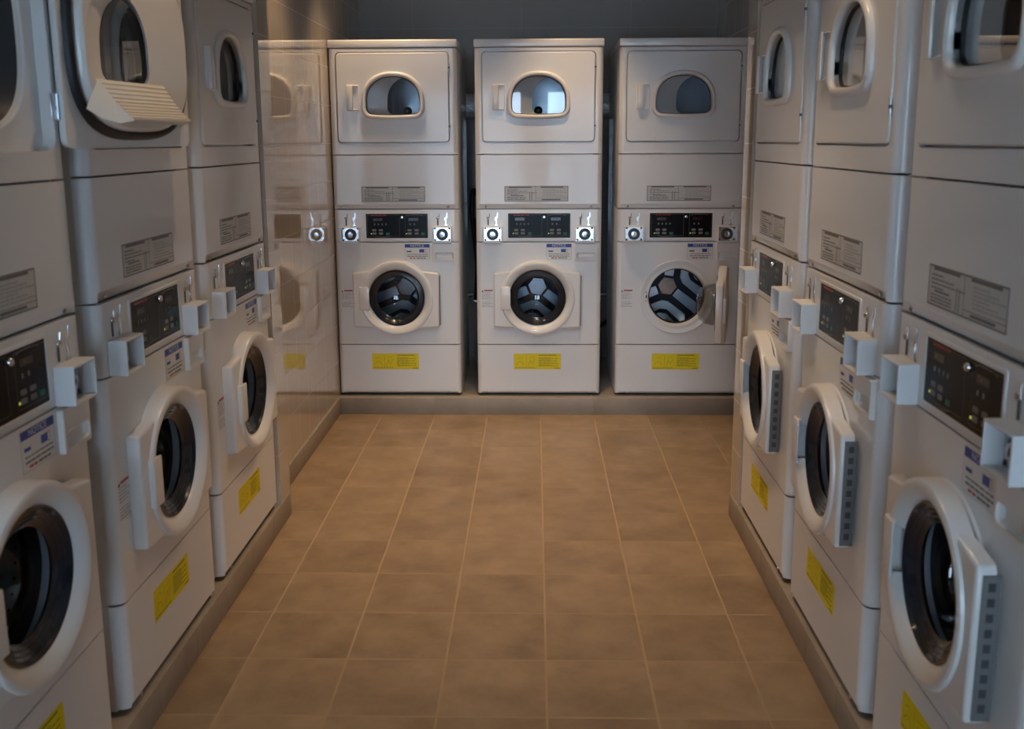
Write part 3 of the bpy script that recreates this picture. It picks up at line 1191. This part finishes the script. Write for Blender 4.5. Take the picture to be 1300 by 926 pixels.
hose('water_hose', [(-0.375, 6.28, UZ + 0.40), (-0.36, 6.22, UZ + 0.62), (-0.37, 6.2, UZ + 0.80), (-0.345, 6.17, UZ + 1.02), (-0.375, 6.16, UZ + 1.10), (-0.385, 6.135, UZ + 0.98), (-0.37, 6.14, UZ + 0.80), (-0.345, 6.16, UZ + 0.55)],
     'black hose looping in the gap between the wall-side machine and the middle machine')
hose('water_hose', [(0.41, 6.28, UZ + 0.40), (0.40, 6.23, UZ + 0.30), (0.41, 6.2, UZ + 0.24), (0.47, 6.10, UZ + 0.30)],
     'black hose low in the gap beside the machine with the open washer door')

# ------------------------------------------------------------------ light
world = bpy.data.worlds.new('World')
sc.world = world
world.use_nodes = True
bg = world.node_tree.nodes['Background']
bg.inputs['Color'].default_value = (0.60, 0.79, 1.0, 1)
bg.inputs['Strength'].default_value = 12.4
for a, b in wins:
    ld = bpy.data.lights.new('window_daylight', 'AREA')
    ld.shape = 'RECTANGLE'
    ld.size = b - a
    ld.size_y = HEAD - SILL
    ld.cycles.is_portal = True
    lo = bpy.data.objects.new('window_daylight', ld)
    C.objects.link(lo)
    lo.location = ((a + b) / 2, YN - 0.16, (HEAD + SILL) / 2)
    lo.rotation_euler = (PI / 2, 0, PI)


def downlight_and_fill(x, y, power, angle=74, blend=0.75, col=(1.0, 0.70, 0.42)):
    ld = bpy.data.lights.new('ceiling_downlight_and_fill', 'SPOT')
    ld.energy = power
    ld.color = col
    ld.spot_size = math.radians(angle)
    ld.spot_blend = blend
    ld.shadow_soft_size = 0.04
    lo = bpy.data.objects.new('ceiling_downlight_and_fill', ld)
    C.objects.link(lo)
    lo.location = (x, y, HC - 0.03)
    return lo


for x, y, p in ((-0.80, 4.30, 40), (-0.75, 5.22, 46), (0.18, 5.0, 52), (0.0, 4.1, 88), (0.1, 3.0, 46), (-0.62, 2.45, 26), (0.42, 2.45, 22)):
    downlight_and_fill(x, y, p)

# added fill spot, no fixture there, turned to brighten the washers on the back plinth
lo = downlight_and_fill(0.0, 2.2, 96, 32, 0.8, (0.88, 0.96, 1.0))
lo.data.shadow_soft_size = 0.12
lo.rotation_euler = (Vector((0.0, 5.4, 0.36)) - lo.location).to_track_quat('-Z', 'Y').to_euler()

# ------------------------------------------------------------------ camera
f, tilt, yaw, roll = 1256.69, 0.1899, -0.0229, -0.0044
cam = bpy.data.cameras.new('Camera')
cam.sensor_fit = 'HORIZONTAL'
cam.sensor_width = 36.0
cam.lens = 36.0 * f / 1300
cam.shift_y = -45 / 1300
cam.clip_start = 0.05
cam.dof.use_dof = True
cam.dof.focus_distance = 5.3
cam.dof.aperture_fstop = 5.0
co = bpy.data.objects.new('Camera', cam)
C.objects.link(co)
co.location = (0, 0, 1.4106 + UZ)
# looks along +Y, tilted down, turned a little to the left, tiny roll
co.matrix_world = (Matrix.Translation(co.location) @ Matrix.Rotation(-yaw, 4, 'Z') @ Matrix.Rotation(PI / 2 - tilt, 4, 'X')
                   @ Matrix.Rotation(roll, 4, 'Z'))
sc.camera = co

sc.view_settings.view_transform = 'Standard'
sc.view_settings.look = 'None'
sc.view_settings.gamma = 1
sc.view_settings.use_curve_mapping = False
sc.view_settings.exposure = 0.0
sc.cycles.use_denoising = True
sc.cycles.max_bounces = 8
sc.cycles.transparent_max_bounces = 12
